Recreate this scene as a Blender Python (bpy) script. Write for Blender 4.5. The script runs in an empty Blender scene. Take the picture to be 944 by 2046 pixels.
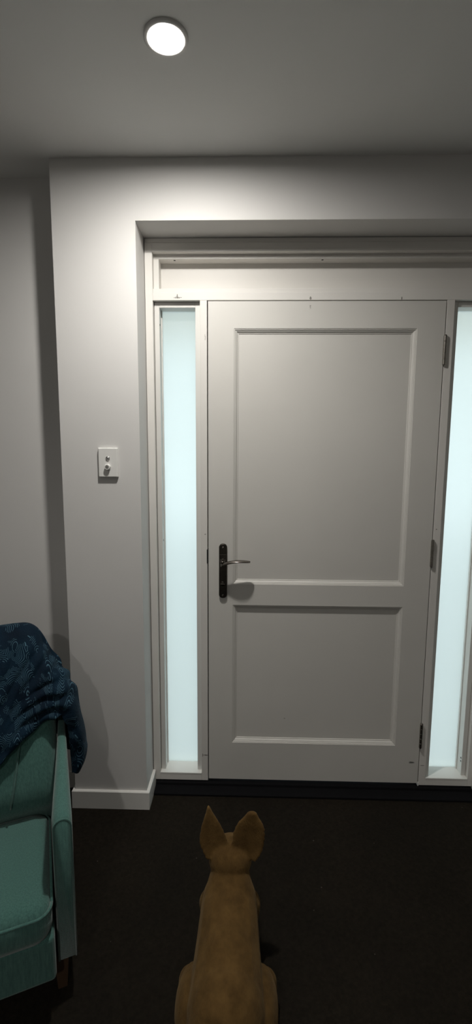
import bpy, bmesh, math, random
from mathutils import Vector, Matrix
random.seed(7)
S = bpy.context.scene
COL = S.collection

# ------------------------------------------------------------------ camera, world, lights, exposure
def build_camera():
    yaw, pitch, roll = 0.0248, -0.1312, 0.0057
    f = Vector((-math.sin(yaw)*math.cos(pitch), math.cos(yaw)*math.cos(pitch), math.sin(pitch)))
    r = Vector((math.cos(yaw), math.sin(yaw), 0)); u = r.cross(f)
    r2 = math.cos(roll)*r + math.sin(roll)*u; u2 = -math.sin(roll)*r + math.cos(roll)*u
    cd = bpy.data.cameras.new('camera'); cd.sensor_fit = 'HORIZONTAL'; cd.sensor_width = 36.0; cd.lens = 36.0
    cd.clip_start = 0.02
    co = bpy.data.objects.new('camera', cd); COL.objects.link(co)
    M = Matrix((r2, u2, -f)).transposed().to_4x4(); M.translation = Vector((0.1644, -1.9393, 1.4606))
    co.matrix_world = M
    S.camera = co
build_camera()

W = bpy.data.worlds.new('overcast_sky'); S.world = W; W.use_nodes = True
bg = W.node_tree.nodes['Background']
bg.inputs['Color'].default_value = (0.84, 0.945, 1.0, 1); bg.inputs['Strength'].default_value = 1.9

S.view_settings.view_transform = 'Standard'; S.view_settings.look = 'None'
S.view_settings.gamma = 1.0; S.view_settings.use_curve_mapping = False
S.view_settings.exposure = 0.0

FLOOR = -0.04; CEIL = 2.48; YW = -0.135; YR = -0.015
XL, XR, YB = -2.3, 2.6, -4.4
LAMPS = [  # x, y, watts, cone degrees, name: each one read from the shadows it throws in the photograph
    (-0.05, -0.62, 40, 180, 'downlight_beam'),               # lever, switch and frame shadows
    (-0.78, -1.22, 9, 120, 'downlight_chair_offscreen'),     # the armchair's shadow on the wall pier
    (-0.10, -3.50, 105, 166, 'downlight_room_offscreen'),    # the faint second shadow just under the lever
]
LAMP_COLOR = (1.0, 0.965, 0.91)
def spot(x, y, w, cone, name):
    ld = bpy.data.lights.new(name, 'SPOT'); ld.energy = w; ld.color = LAMP_COLOR
    ld.spot_size = math.radians(cone); ld.spot_blend = 1.0; ld.shadow_soft_size = 0.038
    o = bpy.data.objects.new(name, ld); o.location = (x, y, CEIL-0.012); COL.objects.link(o)
for l in LAMPS: spot(*l)

# ------------------------------------------------------------------ materials
def new_mat(name):
    m = bpy.data.materials.new(name); m.use_nodes = True
    return m, m.node_tree, m.node_tree.nodes['Principled BSDF']
def N(nt, t, **kw):
    n = nt.nodes.new(t)
    for k, v in kw.items(): setattr(n, k, v)
    return n
def pos(nt):
    return N(nt, 'ShaderNodeNewGeometry').outputs['Position']
def ramp(nt, fac, stops):
    r = N(nt, 'ShaderNodeValToRGB'); nt.links.new(fac, r.inputs[0])
    e = r.color_ramp.elements
    while len(e) < len(stops): e.new(0.5)
    for i, (p, c) in enumerate(stops): e[i].position = p; e[i].color = (*c, 1)
    return r.outputs[0]
def noise(nt, vec, scale, detail=3, rough=0.55):
    n = N(nt, 'ShaderNodeTexNoise'); n.inputs['Scale'].default_value = scale
    n.inputs['Detail'].default_value = detail; n.inputs['Roughness'].default_value = rough
    nt.links.new(vec, n.inputs['Vector']); return n.outputs['Fac']
def bump(nt, b, h, strength, dist):
    n = N(nt, 'ShaderNodeBump'); n.inputs['Strength'].default_value = strength; n.inputs['Distance'].default_value = dist
    nt.links.new(h, n.inputs['Height']); nt.links.new(n.outputs[0], b.inputs['Normal'])
def mathn(nt, op, a, b=None, c=None):
    n = N(nt, 'ShaderNodeMath', operation=op)
    for i, v in enumerate((a, b, c)):
        if v is None: continue
        if isinstance(v, (int, float)): n.inputs[i].default_value = v
        else: nt.links.new(v, n.inputs[i])
    return n.outputs[0]
def paint(name, col, rough=0.6, var=0.03, bumpk=0.05, bscale=260, chips=()):
    m, nt, b = new_mat(name); p = pos(nt)
    f = noise(nt, p, 1.7, 4)
    lo = tuple(c*(1-var) for c in col); hi = tuple(min(1, c*(1+var)) for c in col)
    c = ramp(nt, f, [(0.35, lo), (0.65, hi)])
    # worn paint: chips and scuffs at fixed places of the woodwork
    for (x, y, z, rx, rz, thr, ccol, sc) in chips:
        sep = N(nt, 'ShaderNodeSeparateXYZ'); nt.links.new(p, sep.inputs[0])
        dx = mathn(nt, 'DIVIDE', mathn(nt, 'SUBTRACT', sep.outputs[0], x), rx)
        dz = mathn(nt, 'DIVIDE', mathn(nt, 'SUBTRACT', sep.outputs[2], z), rz)
        d = mathn(nt, 'ADD', mathn(nt, 'MULTIPLY', dx, dx), mathn(nt, 'MULTIPLY', dz, dz))
        inside = mathn(nt, 'SUBTRACT', 1.0, d)
        n = noise(nt, p, sc, 2, 0.6)
        k = mathn(nt, 'GREATER_THAN', mathn(nt, 'MULTIPLY', inside, n), thr)
        mx = N(nt, 'ShaderNodeMixRGB'); mx.inputs[2].default_value = (*ccol, 1)
        nt.links.new(k, mx.inputs[0]); nt.links.new(c, mx.inputs[1]); c = mx.outputs[0]
    nt.links.new(c, b.inputs['Base Color']); b.inputs['Roughness'].default_value = rough
    if bumpk: bump(nt, b, noise(nt, p, bscale, 2), bumpk, 0.002)
    return m
def metal(name, col, rough, metallic=1.0):
    m, nt, b = new_mat(name); p = pos(nt)
    c = ramp(nt, noise(nt, p, 90, 3), [(0.3, tuple(k*0.8 for k in col)), (0.7, col)])
    nt.links.new(c, b.inputs['Base Color']); b.inputs['Roughness'].default_value = rough; b.inputs['Metallic'].default_value = metallic
    return m
M = {}
GREY = (0.16, 0.15, 0.13)
M['wall'] = paint('wall_paint', (0.66, 0.65, 0.635), 0.75, 0.02, 0.10, 420,
                  chips=[(-0.315, 0, 1.51, .02, .012, .56, (.52, .51, .48), 40)])
M['ceiling'] = paint('ceiling_paint', (0.80, 0.80, 0.78), 0.85, 0.01, 0.06, 300)
M['trim'] = paint('white_frame_paint', (0.72, 0.70, 0.665), 0.5, 0.03, 0.06, 120, chips=[
    (-0.118, 0, 2.050, .032, .006, .42, GREY, 330), (-0.119, 0, 2.055, .004, .016, .36, GREY, 200),
    (0.402, 0, 2.047, .007, .010, .36, GREY, 300), (0.755, 0, 2.046, .0025, .008, .22, GREY, 260),
    (-0.012, 0, 0.112, .018, .004, .32, GREY, 200), (-0.026, 0, 0.112, .0025, .012, .30, GREY, 200), (-0.012, 0, 1.11, .007, .004, .38, GREY, 200),
    (0.945, 0, 0.085, .013, .002, .25, GREY, 200), (0.943, 0, 1.14, .004, .003, .3, GREY, 200),
    (-0.010, 0, 1.90, .006, .03, .45, (.5, .48, .45), 160)])
M['door'] = paint('white_door_paint', (0.64, 0.625, 0.59), 0.5, 0.03, 0.05, 140, chips=[
    (0.897, 0, 0.098, .026, .010, .40, (.10, .10, .09), 420),
    (0.402, 0, 2.015, .006, .024, .44, (.30, .28, .26), 240),
    (0.335, 0, 0.285, .010, .008, .45, (.42, .40, .37), 200)])
M['sash'] = paint('white_sash_paint', (0.70, 0.69, 0.66), 0.45, 0.02, 0.04)
M['base'] = paint('skirting_gloss', (0.74, 0.73, 0.70), 0.4, 0.02, 0.02)
M['threshold'] = metal('dark_threshold', (0.006, 0.006, 0.007), 0.85, 0.0)
M['threshold'].node_tree.nodes['Principled BSDF'].inputs['Specular IOR Level'].default_value = 0.1
M['gap'] = paint('gap_shade', (0.03, 0.028, 0.025), 0.9, 0.02, 0)  # near-black colour standing in for shade inside the door gaps
M['bronze'] = metal('dark_bronze', (0.075, 0.068, 0.058), 0.34)
M['bronze_worn'] = metal('worn_bronze', (0.27, 0.245, 0.22), 0.26)
M['hinge'] = metal('antique_hinge', (0.33, 0.31, 0.28), 0.30)
M['chrome'] = metal('chrome', (0.85, 0.85, 0.84), 0.12)
M['plate'] = paint('switch_plastic', (0.76, 0.755, 0.73), 0.35, 0.005, 0)
M['hole'] = paint('dark_hole', (0.02, 0.02, 0.02), 0.9, 0.0, 0)

def mk_carpet():
    m, nt, b = new_mat('dark_carpet'); p = pos(nt)
    c = ramp(nt, noise(nt, p, 90, 5, 0.7), [(0.3, (.009, .0075, .005)), (0.7, (.021, .017, .012))])
    big = ramp(nt, noise(nt, p, 2.5, 3), [(0.3, (.75, .75, .75)), (0.7, (1.1, 1.05, 1.0))])
    mx = N(nt, 'ShaderNodeMixRGB', blend_type='MULTIPLY'); mx.inputs[0].default_value = 1
    nt.links.new(c, mx.inputs[1]); nt.links.new(big, mx.inputs[2])
    # sparse pale lint caught in the pile
    v = N(nt, 'ShaderNodeTexVoronoi'); v.inputs['Scale'].default_value = 14; nt.links.new(p, v.inputs['Vector'])
    k = mathn(nt, 'LESS_THAN', v.outputs['Distance'], 0.03)
    m2 = N(nt, 'ShaderNodeMixRGB'); m2.inputs[2].default_value = (.10, .09, .075, 1)
    nt.links.new(k, m2.inputs[0]); nt.links.new(mx.outputs[0], m2.inputs[1])
    nt.links.new(m2.outputs[0], b.inputs['Base Color']); b.inputs['Roughness'].default_value = 0.95; b.inputs['Specular IOR Level'].default_value = 0.12
    bump(nt, b, noise(nt, p, 700, 2), 0.8, 0.004)
    return m
M['carpet'] = mk_carpet()

def mk_glass():
    m, nt, b = new_mat('frosted_glass'); out = nt.nodes['Material Output']
    tr = N(nt, 'ShaderNodeBsdfTranslucent'); tr.inputs['Color'].default_value = (.93, .98, .96, 1)
    rf = N(nt, 'ShaderNodeBsdfRefraction'); rf.inputs['Color'].default_value = (.94, .98, .97, 1)
    rf.inputs['Roughness'].default_value = 0.95; rf.inputs['IOR'].default_value = 1.08
    gl = N(nt, 'ShaderNodeBsdfGlossy'); gl.inputs['Roughness'].default_value = 0.35
    m1 = N(nt, 'ShaderNodeMixShader'); m1.inputs[0].default_value = 0.5
    nt.links.new(tr.outputs[0], m1.inputs[1]); nt.links.new(rf.outputs[0], m1.inputs[2])
    m2 = N(nt, 'ShaderNodeMixShader'); m2.inputs[0].default_value = 0.05
    nt.links.new(m1.outputs[0], m2.inputs[1]); nt.links.new(gl.outputs[0], m2.inputs[2])
    nt.links.new(m2.outputs[0], out.inputs['Surface'])
    return m
M['glass'] = mk_glass()

def mk_fabric():
    m, nt, b = new_mat('teal_upholstery'); tc = N(nt, 'ShaderNodeTexCoord').outputs['Object']
    mp = N(nt, 'ShaderNodeMapping'); mp.inputs['Scale'].default_value = (1, 1, 0.12); nt.links.new(tc, mp.inputs[0])
    c = ramp(nt, noise(nt, mp.outputs[0], 260, 3, .7), [(0.3, (.040, .105, .090)), (0.7, (.074, .168, .146))])
    nt.links.new(c, b.inputs['Base Color']); b.inputs['Roughness'].default_value = 0.9; b.inputs['Specular IOR Level'].default_value = 0.12
    b.inputs['Sheen Weight'].default_value = 0.3
    bump(nt, b, noise(nt, tc, 420, 2), 0.35, 0.003)
    return m
M['teal'] = mk_fabric()
def mk_blanket():
    m, nt, b = new_mat('navy_swirl_plush'); tc = N(nt, 'ShaderNodeTexCoord').outputs['UV']
    n1 = N(nt, 'ShaderNodeTexNoise'); n1.inputs['Scale'].default_value = 7; nt.links.new(tc, n1.inputs['Vector'])
    ad = N(nt, 'ShaderNodeMixRGB', blend_type='ADD'); ad.inputs[0].default_value = 0.09
    nt.links.new(tc, ad.inputs[1]); nt.links.new(n1.outputs['Color'], ad.inputs[2])
    v = N(nt, 'ShaderNodeTexVoronoi'); v.inputs['Scale'].default_value = 17; nt.links.new(ad.outputs[0], v.inputs['Vector'])
    ph = mathn(nt, 'SINE', mathn(nt, 'MULTIPLY', v.outputs['Distance'], 88))
    line = mathn(nt, 'GREATER_THAN', ph, 0.80)
    brk = mathn(nt, 'MULTIPLY', mathn(nt, 'GREATER_THAN', noise(nt, tc, 19, 3), 0.50), mathn(nt, 'GREATER_THAN', v.outputs['Distance'], 0.13))
    k = mathn(nt, 'MULTIPLY', line, brk)
    base = ramp(nt, noise(nt, tc, 9, 3), [(0.3, (.0012, .006, .014)), (0.7, (.0025, .015, .030))])
    mx = N(nt, 'ShaderNodeMixRGB'); mx.inputs[2].default_value = (.058, .122, .165, 1)
    nt.links.new(k, mx.inputs[0]); nt.links.new(base, mx.inputs[1])
    nt.links.new(mx.outputs[0], b.inputs['Base Color']); b.inputs['Roughness'].default_value = 0.8; b.inputs['Specular IOR Level'].default_value = 0.12
    b.inputs['Sheen Weight'].default_value = 0.04; b.inputs['Sheen Tint'].default_value = (.35, .6, .8, 1)
    bump(nt, b, noise(nt, tc, 240, 2), 0.4, 0.004)
    return m
M['blanket'] = mk_blanket()
def mk_fur(name, a, c2):
    m, nt, b = new_mat(name); p = pos(nt)
    c = ramp(nt, noise(nt, p, 22, 4, .65), [(0.3, a), (0.7, c2)])
    nt.links.new(c, b.inputs['Base Color']); b.inputs['Roughness'].default_value = 0.9; b.inputs['Specular IOR Level'].default_value = 0.12; b.inputs['Sheen Weight'].default_value = 0.12; b.inputs['Sheen Tint'].default_value = (.8, .6, .35, 1)
    mp = N(nt, 'ShaderNodeMapping'); mp.inputs['Scale'].default_value = (1, .25, .5); nt.links.new(p, mp.inputs[0])
    bump(nt, b, noise(nt, mp.outputs[0], 260, 3, .7), 0.45, 0.004)
    return m
M['fur'] = mk_fur('tan_fur', (.062, .034, .010), (.122, .070, .022))
M['nose'] = paint('black_nose', (.012, .011, .010), 0.3, 0.02, 0.1)
M['wood'] = paint('dark_wood_leg', (.06, .035, .02), 0.4, 0.1, 0.05)
def mk_emit(name, col, s):
    m, nt, b = new_mat(name); b.inputs['Emission Color'].default_value = (*col, 1); b.inputs['Emission Strength'].default_value = s
    b.inputs['Base Color'].default_value = (.9, .9, .9, 1); return m
M['diffuser'] = mk_emit('lamp_diffuser', LAMP_COLOR, 500.0)
M['diffuser_narrow'] = mk_emit('narrow_lamp_diffuser', LAMP_COLOR, 25.0)
M['paving'] = paint('porch_paving', (.45, .46, .47), 0.8, .06, .2, 60)
M['soffit'] = paint('pane_warming_soffit', (.74, .62, .44), 0.7, .03, 0)  # cream chosen so the pane tops pick up a warm tint

# ------------------------------------------------------------------ mesh helpers
def link(name, me, mat, parent=None):
    o = bpy.data.objects.new(name, me); COL.objects.link(o)
    if mat: me.materials.append(M[mat])
    if parent: o.parent = parent
    return o
def finish(bm, name, mat, parent=None, smooth=False):
    bmesh.ops.recalc_face_normals(bm, faces=bm.faces)
    me = bpy.data.meshes.new(name); bm.to_mesh(me); bm.free()
    if smooth:
        for p in me.polygons: p.use_smooth = True
    return link(name, me, mat, parent)
def add_box(bm, x0, x1, y0, y1, z0, z1, bev=0.0, seg=2):
    vs = [bm.verts.new(c) for c in ((x0,y0,z0),(x1,y0,z0),(x1,y1,z0),(x0,y1,z0),(x0,y0,z1),(x1,y0,z1),(x1,y1,z1),(x0,y1,z1))]
    fs = [bm.faces.new([vs[i] for i in q]) for q in ((0,3,2,1),(4,5,6,7),(0,1,5,4),(1,2,6,5),(2,3,7,6),(3,0,4,7))]
    if bev:
        es = set(e for f in fs for e in f.edges)
        bmesh.ops.bevel(bm, geom=list(es), offset=bev, segments=seg, affect='EDGES', profile=0.5)
def box(name, mat, x0, x1, y0, y1, z0, z1, parent=None, bev=0.0):
    bm = bmesh.new(); add_box(bm, x0, x1, y0, y1, z0, z1, bev); return finish(bm, name, mat, parent)
def loft(bm, rings, cap=True, closed=True):
    vr = [[bm.verts.new(c) for c in r] for r in rings]; n = len(rings[0])
    for a, b in zip(vr, vr[1:]):
        for i in range(n if closed else n-1):
            j = (i+1) % n
            bm.faces.new((a[i], a[j], b[j], b[i]))
    if cap:
        bm.faces.new(vr[0][::-1]); bm.faces.new(vr[-1])
def tube(bm, pts, r, n=8, cap=True):
    pts = [Vector(p) for p in pts]; rings = []
    ref = None
    for i, p in enumerate(pts):
        t = (pts[min(i+1, len(pts)-1)] - pts[max(i-1, 0)]).normalized()
        if ref is None: ref = t.orthogonal().normalized()
        ref = (ref - t*ref.dot(t)).normalized(); b = t.cross(ref)
        rr = r[i] if isinstance(r, (list, tuple)) else r
        rings.append([p + rr*(math.cos(2*math.pi*k/n)*ref + math.sin(2*math.pi*k/n)*b) for k in range(n)])
    loft(bm, rings, cap)
def lathe(bm, prof, c, axis, n=24):
    axis = Vector(axis).normalized(); a = axis.orthogonal().normalized(); b = axis.cross(a); c = Vector(c)
    rings = [[c + axis*h + r*(math.cos(2*math.pi*k/n)*a + math.sin(2*math.pi*k/n)*b) for k in range(n)] for r, h in prof]
    loft(bm, rings)
def empty(name, loc=(0, 0, 0), rz=0.0):
    o = bpy.data.objects.new(name, None); o.empty_display_size = 0.1; COL.objects.link(o)
    o.location = loc; o.rotation_euler.z = rz; return o
def tag(o, label, cat, group=None, kind=None):
    o['label'] = label; o['category'] = cat
    if group: o['group'] = group
    if kind: o['kind'] = kind
    return o
def struct(o, label, cat): return tag(o, label, cat, kind='structure')

# ------------------------------------------------------------------ room shell
XO0, XO1 = -0.248, 1.178           # reveal of the entry opening
ZO = 2.272                         # soffit of the entry opening
NIB = -0.5514
bm = bmesh.new()
def wallmesh(bm):
    # plan outline of the pier beside the entry and the header as one continuous wall
    add_box(bm, NIB, XO0, YW, 0.13, FLOOR, ZO)
    add_box(bm, XO1, XR, YW, 0.13, FLOOR, ZO)
    add_box(bm, NIB, XR, YW, 0.13, ZO, CEIL)
wallmesh(bm)
struct(finish(bm, 'wall_front', 'wall'), 'pale grey painted wall around the recessed entry door', 'wall')
struct(box('wall_alcove', 'wall', XL, NIB, YR, 0.13, FLOOR, CEIL), 'grey painted wall set back behind the teal armchair', 'wall')
struct(box('wall_left', 'wall', XL-.1, XL, YB, 0.13, FLOOR, CEIL), 'plain grey side wall of the room beyond the armchair', 'wall')
struct(box('wall_right', 'wall', XR, XR+.1, YB, 0.13, FLOOR, CEIL), 'plain grey side wall of the room on the hinge side', 'wall')
struct(box('wall_back', 'wall', XL-.1, XR+.1, YB-.1, YB, FLOOR, CEIL), 'plain grey wall opposite the entry door', 'wall')
struct(box('floor', 'carpet', XL-.1, XR+.1, YB-.1, 0.13, FLOOR-.1, FLOOR), 'dark brown carpet floor in front of the entry door', 'floor')
struct(box('ceiling', 'ceiling', XL-.1, XR+.1, YB-.1, 0.13, CEIL, CEIL+.1), 'plain white ceiling with recessed downlights', 'ceiling')

def baseboard(name, outline, label, h=0.079, t=0.012):
    # outline: plan polyline at the wall face, board grows to its right-hand side
    bm = bmesh.new(); pts = [Vector((*p, 0)) for p in outline]; offs = []
    for i, p in enumerate(pts):
        dirs = []
        if i > 0: dirs.append((pts[i]-pts[i-1]).normalized())
        if i < len(pts)-1: dirs.append((pts[i+1]-pts[i]).normalized())
        ns = [Vector((d.y, -d.x, 0)) for d in dirs]
        o = ns[0] if len(ns) == 1 else (ns[0]+ns[1])/(1+ns[0].dot(ns[1]))
        offs.append(o)
    rings = []
    for p, o in zip(pts, offs):
        rings.append([Vector((p.x+o.x*d, p.y+o.y*d, FLOOR+z)) for d, z in ((0, 0), (t, 0), (t, h-.003), (t-.003, h), (0, h))])
    loft(bm, rings)
    return struct(finish(bm, name, 'base'), label, 'baseboard')
baseboard('baseboard_front', [(NIB, YR-.001), (NIB, YW), (XO0, YW), (XO0, -0.002)], 'white skirting board wrapping the wall pier beside the armchair')
baseboard('baseboard_right', [(XO1, -0.002), (XO1, YW), (XR, YW)], 'white skirting board on the wall past the hinge side sidelight')
baseboard('baseboard_alcove', [(XL, YR), (NIB-.012, YR)], 'white skirting board behind the teal armchair')

# ------------------------------------------------------------------ entry frame
fr = struct(empty('trim_1', (0, 0, FLOOR)), 'white timber entry frame with mullions, transom panel and beads', 'door frame')
def fbox(name, x0, x1, y0, y1, z0, z1, mat='trim', bev=0.0012, parent=fr):
    o = box(name, mat, x0, x1, y0, y1, z0-FLOOR if parent is fr else z0, z1-FLOOR if parent is fr else z1, parent, bev); return o
D = 0.12
ZB = -0.010
fbox('jamb', XO0+.0025, -0.216, 0, D, ZB, 2.2525)
fbox('jamb', 1.146, XO1-.0025, 0, D, ZB, 2.2525)
fbox('head', -0.216, 1.146, 0, D, 2.2195, 2.2525)
fbox('packing_strip', XO0+.002, XO1-.002, 0.004, D, 2.2540, 2.2705)
fbox('transom_rail', -0.216, 1.146, 0, D, 2.040, 2.070)
fbox('mullion', -0.0305, -0.0025, 0, D, ZB, 2.040)
fbox('mullion', 0.9312, 0.9610, 0, D, ZB, 2.040)
fbox('bottom_rail', -0.216, -0.0305, 0, D, ZB, 0.020)
fbox('bottom_rail', 0.9610, 1.146, 0, D, ZB, 0.020)
fbox('door_stop', -0.0025, 0.010, 0.046, D, ZB, 2.040)
fbox('door_stop', 0.918, 0.9305, 0.046, D, ZB, 2.040)
fbox('door_stop', 0.010, 0.918, 0.046, D, 2.026, 2.040)
fbox('transom_panel', -0.216, 1.146, 0.076, 0.090, 2.070, 2.2195)
fbox('bead', -0.216, 1.146, 0.027, 0.076, 2.2025, 2.2195)
fbox('bead', -0.216, -0.195, 0.027, 0.076, 2.087, 2.2025)
fbox('bead', 1.125, 1.146, 0.027, 0.076, 2.087, 2.2025)
fbox('bead', -0.216, 1.146, 0.003, 0.076, 2.070, 2.085)
def hole(x, y, z, axis, r, parent, zoff=0):
    bm = bmesh.new(); lathe(bm, [(r, -0.0008), (r, 0.0006), (r*.4, 0.0004)], (x, y, z+zoff), axis, 12)
    return finish(bm, 'screw_hole', 'hole', parent)
for hx in (-0.134, 0.450): hole(hx, 0.040, 2.2025, (0, 0, -1), 0.0045, fr, -FLOOR)
fbox('gap_shade_strip', -0.0023, 0.006, 0.0432, 0.0458, ZB, 2.038, 'gap', 0)  # dark strips added behind the door gaps to paint their shade
fbox('gap_shade_strip', 0.9225, 0.9310, 0.0432, 0.0458, ZB, 2.038, 'gap', 0)
fbox('gap_shade_strip', 0.006, 0.9225, 0.0432, 0.0458, 2.030, 2.038, 'gap', 0)
# latch strike in the mullion edge
fbox('strike_plate', -0.0055, -0.0008, -0.0012, 0.03, 0.985, 1.045, 'hole', 0.0008)
fbox('glint_block', 0.9285, 0.9325, -0.002, 0.03, -0.012, 0.004, 'plate', 0)  # white block put in for a glint at the door foot

# threshold: dark sill under the door
bm = bmesh.new()
prof = [(-0.062, FLOOR), (-0.062, FLOOR+.008), (-0.058, FLOOR+.010), (-0.012, FLOOR+.013), (-0.010, FLOOR+.022), (0.004, FLOOR+.026), (0.13, FLOOR+.028), (0.13, FLOOR)]
loft(bm, [[Vector((x, y, z)) for y, z in prof] for x in (XO0+.013, XO1-.013)])
struct(finish(bm, 'trim_2', 'threshold'), 'black metal threshold strip along the foot of the entry door', 'threshold')

# ------------------------------------------------------------------ sidelights
def sidelight(n, x0, x1, label, holes):
    w = struct(empty('window_%d' % n, (0, 0, 0)), label, 'window')
    zt = 2.0385
    box('sash_stile', 'sash', x0+.002, x0+.0215, .021, .09, .021, zt, w, .001)
    box('sash_stile', 'sash', x1-.0205, x1-.0015, .021, .09, .021, zt, w, .001)
    box('sash_rail', 'sash', x0+.0215, x1-.0205, .021, .09, 2.0185, zt, w, .001)
    bm = bmesh.new()
    loft(bm, [[Vector((x, y, z)) for y, z in ((-.001, .0205), (-.001, .0245), (.0, .0258), (.118, .0300), (.118, .0205))] for x in (x0+.0006, x1-.0006)])
    finish(bm, 'sill', 'sash', w)
    # frosted pane
    box('pane', 'glass', x0+.012, x1-.012, .074, .080, .026, 2.030, w)
    # thin putty beads on the pane's edge
    box('putty_bead', 'sash', x0+.0215, x0+.0255, .062, .0735, .030, 2.0195, w, .0008)
    box('putty_bead', 'sash', x1-.0245, x1-.0205, .062, .0735, .030, 2.0195, w, .0008)
    for (hx, hy, hz, ax) in holes: hole(hx, hy, hz, ax, 0.004, w)
    return w
sidelight(1, -0.216, -0.0305, 'narrow frosted sidelight window beside the door handle', [(-0.1945, .04, 1.075, (1, 0, 0)), (-0.1945, .03, 1.955, (1, 0, 0))])
sidelight(2, 0.9610, 1.146, 'narrow frosted sidelight window beside the door hinges', [(1.1255, .03, .105, (-1, 0, 0)), (1.1255, .03, .090, (-1, 0, 0))])

# ------------------------------------------------------------------ door leaf
dr = struct(empty('door_1', (0, 0, 0)), 'white two panel entry door with bronze lever handle', 'door')
DW, DH = 0.9275, 2.0365
XA, XB = 0.1048, 0.8215
bm = bmesh.new()
T = 0.042
add_box(bm, 0.0016, XA, 0, T, 0, DH); add_box(bm, XB, DW, 0, T, 0, DH)
for z0, z1 in ((0, .1763), (.8062, .8972), (1.9342, DH)): add_box(bm, XA, XB, 0, T, z0, z1)
bmesh.ops.remove_doubles(bm, verts=bm.verts, dist=1e-5)
leaf = finish(bm, 'door_leaf', 'door', dr)
PROF = [(0, .0), (.0010, .0018), (.0042, .0022), (.0052, .0046), (.0062, .0048), (.0090, .0060), (.0125, .0090), (.0134, .0112), (.0144, .0114), (.0180, .0124), (.0190, .0150)]
for z0, z1 in ((.1763, .8062), (.8972, 1.9342)):
    pn = box('panel', 'door', XA, XB, .0145, .034, z0, z1, dr)
    cx, cz = (XA+XB)/2, (z0+z1)/2
    def loop(o, y):
        return [(XA+o, y, z0+o), (XB-o, y, z0+o), (XB-o, y, z1-o), (XA+o, y, z1-o)]
    L = [loop(o, y) for o, y in PROF]
    for s in range(4):
        bm = bmesh.new()
        loft(bm, [[Vector(l[s]), Vector(l[(s+1) % 4])] for l in L], cap=False, closed=False)
        finish(bm, 'moulding', 'door', pn)
# hinges
def hinge(z):
    h = empty('hinge', (0.9295, -0.0055, z)); h.parent = dr
    bm = bmesh.new(); r = .0068; hh = .110
    prof = []
    for k in range(5):
        a = -hh/2 + hh*k/5; b = a + hh/5
        prof += [(r*.80, a), (r, a+.0009), (r, b-.0009), (r*.80, b)]
    lathe(bm, prof, (0, 0, 0), (0, 0, 1), 16)
    finish(bm, 'knuckle', 'hinge', h, smooth=False)
    for s in (-1, 1):
        bm = bmesh.new(); lathe(bm, [(.0035, 0), (.0055, .001*s), (.0050, .003*s), (.002, .0045*s)], (0, 0, s*hh/2), (0, 0, 1), 12)
        finish(bm, 'pin_cap', 'hinge', h)
    bm = bmesh.new(); add_box(bm, -.0012, .0012, 0, .036, -hh/2, hh/2)
    finish(bm, 'hinge_leaf', 'hinge', h)
for z in (1.851, 1.039, 0.228): hinge(z)
# lever handle on a long backplate
hd = empty('door_handle', (0.0632, 0, 0.955)); hd.parent = dr; hd['label'] = 'dark bronze lever handle on a long rounded backplate'
def stadium(hw, hh, n=10):
    pts = []
    for k in range(n+1): a = math.pi*k/n; pts.append((hw*math.cos(a), hh-hw+hw*math.sin(a)))
    for k in range(n+1): a = math.pi+math.pi*k/n; pts.append((hw*math.cos(a), -hh+hw+hw*math.sin(a)))
    return pts
bm = bmesh.new()
def rsq(hw, hh, c, n=6):
    pts = []
    for qx, qz, a0 in ((1, 1, 0), (-1, 1, 90), (-1, -1, 180), (1, -1, 270)):
        for k in range(n+1):
            a = math.radians(a0+90*k/n); pts.append((qx*(hw-c)+c*math.cos(a), qz*(hh-c)+c*math.sin(a)))
    return pts
loft(bm, [[Vector((x, y, z)) for x, z in rsq(.0168-i, .1165-i, .0150-i)] for i, y in ((0, -.0001), (0, -.0085), (.0012, -.0105), (.003, -.0115))])
finish(bm, 'backplate', 'bronze', hd)
box('seam_band', 'bronze_worn', -.0163, .0163, -.0122, -.010, .0700, .0714, hd)
for z in (.101, -.104):
    bm = bmesh.new(); lathe(bm, [(.0042, .0), (.0042, .0012), (.003, .002)], (0, -.0112, z), (0, -1, 0), 12); finish(bm, 'screw', 'bronze_worn', hd)
bm = bmesh.new(); lathe(bm, [(.0125, 0), (.0125, .010), (.0085, .014), (.0075, .030), (.0065, .040)], (0, -.0105, .0450), (0, -1, 0), 20); finish(bm, 'spindle_neck', 'bronze', hd, True)
bm = bmesh.new(); rings = []
for k in range(23):
    t = k/22; x = -.008 + .122*t
    zc = .034 + .020*math.sin(min(1, t/.62)*math.pi/2) - (max(0, t-.62)/.38)**2*.0045
    yc = -.044 - .010*math.sin(math.pi*t)
    hw = (.0050 + .0115*math.sin(math.pi*.5*min(1, t*1.5))) * math.sqrt(max(.06, 1-max(0, (t-.72)/.28)**2.2))
    hz = .0068 - .0036*t
    rings.append([Vector((x, yc+hw*math.cos(a), zc+hz*math.sin(a)-(.003*(math.cos(a))**2))) for a in [2*math.pi*q/14 for q in range(14)]])
loft(bm, rings); finish(bm, 'lever', 'bronze_worn', hd, True)
bm = bmesh.new(); lathe(bm, [(.011, 0), (.011, .004), (.009, .006)], (0, -.0112, -.052), (0, -1, 0), 20); tt = finish(bm, 'thumb_turn', 'bronze', hd, True)
bm = bmesh.new(); add_box(bm, -.010, .010, -.030, -.015, -.0555, -.0485, .002)
finish(bm, 'turn_grip', 'bronze', tt)

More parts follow.
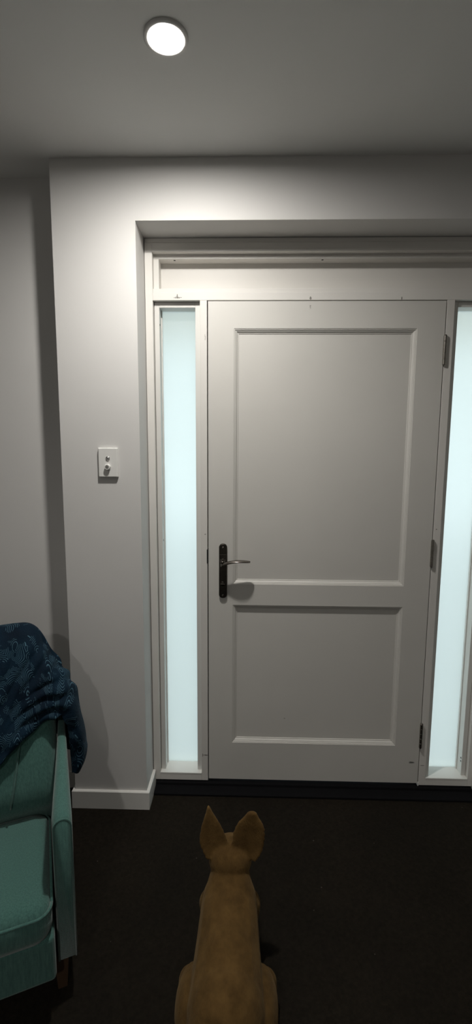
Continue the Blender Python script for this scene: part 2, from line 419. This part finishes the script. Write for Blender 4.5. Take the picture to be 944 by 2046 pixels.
# ------------------------------------------------------------------ light switch
sw = tag(empty('light_switch', (-0.3690, YW, 1.4090)), 'white wall switch plate with push button and round dimmer knob', 'light switch')
bm = bmesh.new()
loft(bm, [[Vector((x, y, z)) for x, z in rsq(hx, hz, .002, 3)] for hx, hz, y in ((.0370, .0555, -.0001), (.0370, .0555, -.007), (.0355, .0540, -.0115), (.0340, .0525, -.0122))])
finish(bm, 'plate', 'plate', sw)
bm = bmesh.new(); lathe(bm, [(.0076, 0), (.0076, .0022), (.0066, .0030)], (.0005, -.0120, .0165), (0, -1, 0), 24); rim = finish(bm, 'button_ring', 'chrome', sw)
bm = bmesh.new(); lathe(bm, [(.0062, 0), (.0060, .0015), (.004, .0024)], (.0005, -.0145, .0165), (0, -1, 0), 24); finish(bm, 'push_button', 'chrome', sw, True)
bm = bmesh.new(); lathe(bm, [(.0112, 0), (.0108, .0095), (.0098, .0112), (.0075, .0116), (.0070, .0108)], (-.0005, -.0120, -.0165), (0, -1, 0), 28); kb = finish(bm, 'dimmer_knob', 'plate', sw)
bm = bmesh.new(); lathe(bm, [(.0070, 0), (.0066, .0008)], (-.0005, -.0227, -.0165), (0, -1, 0), 20); finish(bm, 'knob_cap', 'chrome', kb)

# ------------------------------------------------------------------ downlights
def downlight(x, y, label, dmat):
    t = tag(empty('ceiling_downlight', (x, y, CEIL)), label, 'downlight', 'ceiling downlights')
    bm = bmesh.new(); n = 32
    prof = [(.056, 0), (.056, -.004), (.052, -.006), (.042, -.005), (.040, -.001)]
    rings = [[Vector((r*math.cos(2*math.pi*k/n), r*math.sin(2*math.pi*k/n), h)) for k in range(n)] for r, h in prof]
    loft(bm, rings, cap=False); finish(bm, 'trim_ring', 'plate', t, True)
    bm = bmesh.new(); lathe(bm, [(.0405, -.0005), (.0405, -.0022), (.036, -.0028)], (0, 0, 0), (0, 0, 1), 32); finish(bm, 'diffuser', dmat, t)
DL = ['round white downlight in the ceiling just in front of the entry door', 'round white downlight in the ceiling above the armchair side',
      'round white downlight in the ceiling deep in the room']
for (x, y, w, c, nm), lb in zip(LAMPS, DL): downlight(x, y, lb, 'diffuser' if c > 170 else 'diffuser_narrow')

# ------------------------------------------------------------------ armchair (angled to the room)
CH = (-0.49, -0.36); AX = Vector((.917, .40, 0)).normalized(); rz = math.atan2(AX.y, AX.x)
# local x: towards the door side, local -y: chair front, z from the floor
ac = tag(empty('armchair', (CH[0], CH[1], FLOOR), rz), 'teal fabric armchair with thin piped arms under a navy throw', 'armchair')
F0 = -FLOOR
def lp(u, v, z): return Vector((u, -v, z + F0))     # z measured like the room's zero
def rrect(hu, hv, r, n=5):
    pts = []
    for qx, qz, a0 in ((1, 1, 0), (-1, 1, 90), (-1, -1, 180), (1, -1, 270)):
        for k in range(n+1):
            a = math.radians(a0+90*k/n); pts.append((qx*(hu-r)+r*math.cos(a), qz*(hv-r)+r*math.sin(a)))
    return pts
UC = -0.33
def vfront(z): return 0.265 - (z-0.33)*0.36 - (max(0, .43-z)/.13)**2*.075       # reclined inner face of the back
def half_w(z):
    if z < .62: return .300
    t = (z-.62)/.225
    return .300 - .105*t**1.7
bm = bmesh.new(); rings = []
zs = [.10, .20, .30, .33, .36, .39, .42, .48, .54, .60, .66, .70, .74, .78, .81, .83, .842]
for i, z in enumerate(zs):
    vf = vfront(max(z, .30)); th = .105; hw = half_w(z); r = .045
    if z > .80: k = (z-.80)/.045; hw -= .03*k*k; th -= .055*k*k
    vc = vf - .0525
    rings.append([lp(UC+a, vc+b+(.022*(1-(a/hw)**2)*math.sin(math.pi*min(1, max(0, (z-.3)/.5))) if b > 0 else 0), z) for a, b in rrect(hw, th/2, min(r, th/2-.002))])
loft(bm, rings); finish(bm, 'backrest', 'teal', ac, True)
# seam lines of the inner back
for su in (-1, 1):
    bm = bmesh.new(); pts = []
    for k in range(12):
        t = k/11; z = .62-.25*t; u = UC + su*(.205-.045*t)
        pts.append(lp(u, vfront(z)+.022*(1-((u-UC)/.28)**2)*math.sin(math.pi*(z-.3)/.5)+.0005, z))
    tube(bm, pts, .0028, 6); finish(bm, 'back_seam', 'teal', ac, True)
# arms
def arm_top(v): return .585 - .085*(v/.50)**.8
def make_arm(edge, sgn):
    # thin arm: slim where it leaves the back, wider at its piped front
    bm = bmesh.new(); rings = []
    vs = [.03, .10, .20, .30, .40, .47, .492, .50]
    def hwid(v): return .011+.015*min(1, max(0, (v-.10)/.36))**1.2
    def outline(v, ins):
        hw = hwid(v); zt = arm_top(v)-ins; h = hw-ins
        pts = [(-h, .075+ins), (h, .075+ins)]
        for k in range(11):
            a = math.pi*k/10; pts.append((h*math.cos(a), zt-h+h*math.sin(a)))
        return [(edge-sgn*hw+a, z) for a, z in pts]
    for v in vs:
        ins = 0 if v < .48 else (.002 if v < .495 else .006)
        rings.append([lp(a, v, z) for a, z in outline(v, ins)])
    loft(bm, rings); arm = finish(bm, 'arm', 'teal', ac, True)
    o5 = outline(.5, .004)
    bm = bmesh.new(); tube(bm, [lp(a, .4985, z) for a, z in o5[1:]] + [lp(o5[0][0], .4985, .079)], .0030, 6)
    finish(bm, 'piping', 'teal', arm, True)
make_arm(-.002, 1); make_arm(2*UC+.002, -1)
# seat cushion
bm = bmesh.new(); rings = []
for z, ins in ((.205, .02), (.212, .006), (.23, .0), (.275, .0), (.297, .008), (.307, .03)):
    rings.append([lp(UC+a, .375+b, z+.012*(1-(a/.27)**2)*(1 if z > .27 else 0)) for a, b in rrect(.268-ins, .185-ins, .04)])
loft(bm, rings); seat = finish(bm, 'seat_cushion', 'teal', ac, True)
bm = bmesh.new(); tube(bm, [lp(UC+a, .375+b, .287) for a, b in rrect(.268, .185, .04)]+[lp(UC+.268, .375+.145, .287)], .004, 6); finish(bm, 'piping', 'teal', seat, True)
bm = bmesh.new(); add_box(bm, UC-.272, UC+.272, -.545, -.03, .075+F0, .207+F0, .012, 3); finish(bm, 'seat_base', 'teal', ac)
for u in (-.045, 2*UC+.045):
    for v in (.06, .46):
        bm = bmesh.new(); loft(bm, [[lp(u+q*a, v+q*b, z) for a, b in ((1, 1), (-1, 1), (-1, -1), (1, -1))] for q, z in ((.012, FLOOR), (.020, .078))])
        finish(bm, 'leg', 'wood', ac)

# ------------------------------------------------------------------ throw blanket over the chair back
def cr(pts, t):
    n = len(pts)-1; x = min(max(t, 0), 1)*n; i = min(int(x), n-1); f = x-i
    P = [pts[max(0, min(n, j))] for j in (i-1, i, i+1, i+2)]
    return [0.5*((2*P[1][k]) + (-P[0][k]+P[2][k])*f + (2*P[0][k]-5*P[1][k]+4*P[2][k]-P[3][k])*f*f + (-P[0][k]+3*P[1][k]-3*P[2][k]+P[3][k])*f**3) for k in range(len(P[0]))]
# crest of the throw over the chair back and its front hem: (crest u, crest z, hem u, hem z, drop behind)
CREST = [(-.685, .56, -.675, .46, .10), (-.665, .70, -.64, .48, .20), (-.59, .80, -.57, .47, .28), (-.46, .845, -.46, .46, .34), (-.32, .862, -.33, .47, .36),
         (-.186, .865, -.200, .512, .36), (-.142, .864, -.170, .540, .34), (-.097, .853, -.134, .570, .32), (-.060, .808, -.093, .595, .28), (-.032, .760, -.055, .607, .24),
         (-.002, .702, -.022, .612, .18), (.031, .625, -.009, .606, .12), (.048, .555, .002, .580, .10), (.057, .490, .006, .550, .09), (.057, .450, .008, .500, .08), (.051, .418, .010, .455, .07), (.036, .388, .012, .410, .06)]
def blanket():
    bm = bmesh.new(); uvl = bm.loops.layers.uv.new('uv'); NS, NT = 190, 110; grid = []
    sl = 0; prev = None; uvs = {}
    for i in range(NS+1):
        t = i/NS; u, z, hu, hz, db = cr(CREST, t); u2, z2 = cr(CREST, min(1, t+.004))[:2]; u1, z1 = cr(CREST, max(0, t-.004))[:2]
        tx, tz = u2-u1, z2-z1; L = math.hypot(tx, tz); tx /= L; tz /= L
        nx, nz = -tz, tx
        if prev: sl += math.hypot(u-prev[0], z-prev[1])
        prev = (u, z); row = []
        side = max(0, min(1, (t-.60)/.15)); side = side*side*(3-2*side)   # how far round the shoulder
        R = .045*(1-.45*side)
        fl = max(.012, math.hypot(hu-u, hz-z)); fx, fz = (hu-u)/fl, (hz-z)/fl     # way the cloth falls in front
        for j in range(NT+1):
            w = j/NT*2-1                            # -1 back hem .. 0 crest .. 1 front hem
            dx, dz, drop = (fx, fz, fl) if w > 0 else (-nx, -nz, db)
            total = max(drop-R, .004)+R*1.57
            a = abs(w)*total
            if a < R*1.57: ang = a/R; d = R*(1-math.cos(ang)); q = math.sin(ang)
            else: d = R+(a-R*1.57); q = 1.0
            uu, zz = u+dx*d, z+dz*d
            zc = max(.30, min(.84, zz)); mid = (vfront(zc)-.0525)*(1-side) + .115*side
            bul = .022*(1-min(1, abs((uu-UC)/.28))**2)*math.sin(math.pi*min(1, max(0, (zc-.3)/.5)))
            e = total-a                             # distance to the hem
            fold = 0
            if w > 0:
                sh = max(0, 1-abs(t-.56)/.24); sh = sh*sh*(3-2*sh)
                fold = sh*math.exp(-((e-.055)/.070)**2)*(.012+.012*math.sin(e*165+1.7*math.sin(t*11)+.6))
                fold += (1-sh)*.006*(1+math.sin(38*t+10*e+2*math.sin(9*t)))*math.exp(-e/.20)
            lump = .007*math.sin(21*t+14*e)*math.sin(13*e-9*t+1.1)+.006*math.sin(44*t+6*math.sin(17*e))+.005*math.sin(33*e+19*t)
            k = (max(0, lump+.011)*.75+fold)*(1-.6*side)
            vv = mid + (q*(.0525+.012+(bul if w > 0 else 0)) + k*q)*(1 if w > 0 else -1)
            uu += nx*k*(1-q); zz += nz*k*(1-q)
            hem = (.003*math.sin(60*t)+.004*math.sin(23*t)) * (max(0, abs(w)-.9)/.1)
            vtx = bm.verts.new(lp(uu, vv, zz+hem)); row.append(vtx); uvs[vtx] = (sl, a if w > 0 else -a)
        grid.append(row)
    for i in range(NS):
        for j in range(NT):
            f = bm.faces.new((grid[i][j], grid[i][j+1], grid[i+1][j+1], grid[i+1][j]))
            for l in f.loops: l[uvl].uv = uvs[l.vert]
    me = bpy.data.meshes.new('throw_blanket'); bm.to_mesh(me); bm.free()
    for p in me.polygons: p.use_smooth = True
    o = link('throw_blanket', me, 'blanket')
    o.location = (CH[0], CH[1], FLOOR); o.rotation_euler.z = rz
    so = o.modifiers.new('thickness', 'SOLIDIFY'); so.thickness = .008; so.offset = 0
    return tag(o, 'navy plush throw with pale swirl lines draped over the armchair back', 'blanket')
blanket()

# ------------------------------------------------------------------ dog sitting at the door, seen from behind
def dog():
    bm = bmesh.new(); X = 0.122
    def ball(c, r, rot=None):
        m = Matrix.Translation(Vector(c)) @ (rot.to_4x4() if rot else Matrix.Identity(4)) @ Matrix.Diagonal((*r, 1)) if not isinstance(r, float) else Matrix.Translation(Vector(c)) @ Matrix.Diagonal((r, r, r, 1))
        bmesh.ops.create_icosphere(bm, subdivisions=3, radius=1, matrix=m)
    def limb(pts, rs):
        P = [Vector(p) for p in pts]; pp = []; rr = []
        for i in range(len(P)-1):
            for k in range(8): f = k/8; pp.append(P[i].lerp(P[i+1], f)); rr.append(rs[i]*(1-f)+rs[i+1]*f)
        pp.append(P[-1]); rr.append(rs[-1])
        tube(bm, pp, rr, 14)
        for p, r in zip(P, rs): ball(p, float(r*.985))
    # trunk
    ball((X, -.945, .085), (.098, .115, .110)); ball((X, -.84, .115), (.085, .12, .10)); ball((X, -.735, .135), (.078, .085, .108))
    limb([(X, -.95, .09), (X, -.83, .125), (X, -.73, .165), (X, -.685, .225)], [.098, .088, .080, .056])
    # head
    ball((X, -.668, .248), (.066, .068, .056)); ball((X-.030, -.630, .222), (.034, .04, .034)); ball((X+.030, -.630, .222), (.034, .04, .034))
    limb([(X, -.625, .226), (X, -.565, .188)], [.039, .022])
    ball((X, -.59, .180), (.022, .040, .014))
    # ears
    def ear(base, tip, wdir, hw, round_tip):
        B, Tp, Wd = Vector(base), Vector(tip), Vector(wdir).normalized(); A = Tp-B; rings = []
        nrm = Wd.cross(A).normalized()
        for k in range(10):
            t = k/9
            if t < .35: w = hw*(.62+.38*math.sin(t/.35*math.pi/2))
            else: w = hw*(1-((t-.35)/.65)**(3.4 if round_tip else 1.45))
            w = max(w, .013 if round_tip else .004)
            ring = []
            for q in range(12):
                a = 2*math.pi*q/12; cx = math.cos(a)
                ring.append(B+A*t+Wd*(w*cx)+nrm*(.0085*math.sin(a)+.018*(1-t)*(cx*cx)))
            rings.append(ring)
        loft(bm, rings)
    ear((X-.044, -.682, .262), (X-.067, -.657, .404), (1, .12, 0), .043, False)
    ear((X+.046, -.684, .262), (X+.064, -.668, .398), (1, -.08, 0), .050, True)
    # front legs
    for s in (-1, 1):
        limb([(X+s*.052, -.700, .125), (X+s*.058, -.685, .04), (X+s*.058, -.680, -.018)], [.040, .026, .021])
        ball((X+s*.058, -.660, -.024), (.024, .036, .016))
        # hind legs folded under
        ball((X+s*.088, -.905, .045), (.045, .090, .075))
        limb([(X+s*.100, -.835, .03), (X+s*.105, -.90, -.005), (X+s*.105, -.86, -.022)], [.034, .026, .018])
        limb([(X+s*.105, -.88, -.021), (X+s*.105, -.790, -.023)], [.018, .017])
    # tail lying on the carpet
    limb([(X, -1.03, .02), (X+.03, -1.10, -.012), (X+.10, -1.14, -.018), (X+.17, -1.12, -.018)], [.032, .026, .022, .012])
    bmesh.ops.recalc_face_normals(bm, faces=bm.faces)
    me = bpy.data.meshes.new('dog'); bm.to_mesh(me); bm.free()
    o = link('body', me, 'fur')
    rm = o.modifiers.new('fuse', 'REMESH'); rm.mode = 'VOXEL'; rm.voxel_size = .0035; rm.use_smooth_shade = True
    sm = o.modifiers.new('soften', 'SMOOTH'); sm.factor = .5; sm.iterations = 7
    dg = bpy.context.evaluated_depsgraph_get(); me2 = bpy.data.meshes.new_from_object(o.evaluated_get(dg))
    o.modifiers.clear(); o.data = me2
    root = tag(empty('dog', (X, -.85, FLOOR)), 'small tan dog with upright ears sitting before the entry door', 'dog')
    o.data.transform(Matrix.Translation((-X, .85, -FLOOR))); o.parent = root
    bm = bmesh.new(); bmesh.ops.create_icosphere(bm, subdivisions=3, radius=1, matrix=Matrix.Translation((0, .304, .236)) @ Matrix.Diagonal((.013, .010, .010, 1))); finish(bm, 'nose', 'nose', root, True)
    for s in (-1, 1):
        bm = bmesh.new(); bmesh.ops.create_icosphere(bm, subdivisions=3, radius=.0095, matrix=Matrix.Translation((s*.031, .236, .286))); finish(bm, 'eye', 'nose', root, True)
dog()

# ------------------------------------------------------------------ outside the frosted panes
struct(box('ground', 'paving', -6, 7, .131, 7, FLOOR-.15, FLOOR-.05), 'pale porch paving outside the entry door', 'paving')
struct(box('added_porch_roof', 'soffit', -2.3, 3.2, .14, 2.2, 2.40, 2.50), 'unseen porch lining added to warm the sidelight panes', 'porch roof')  # roof added out of view, set low to warm the pane tops
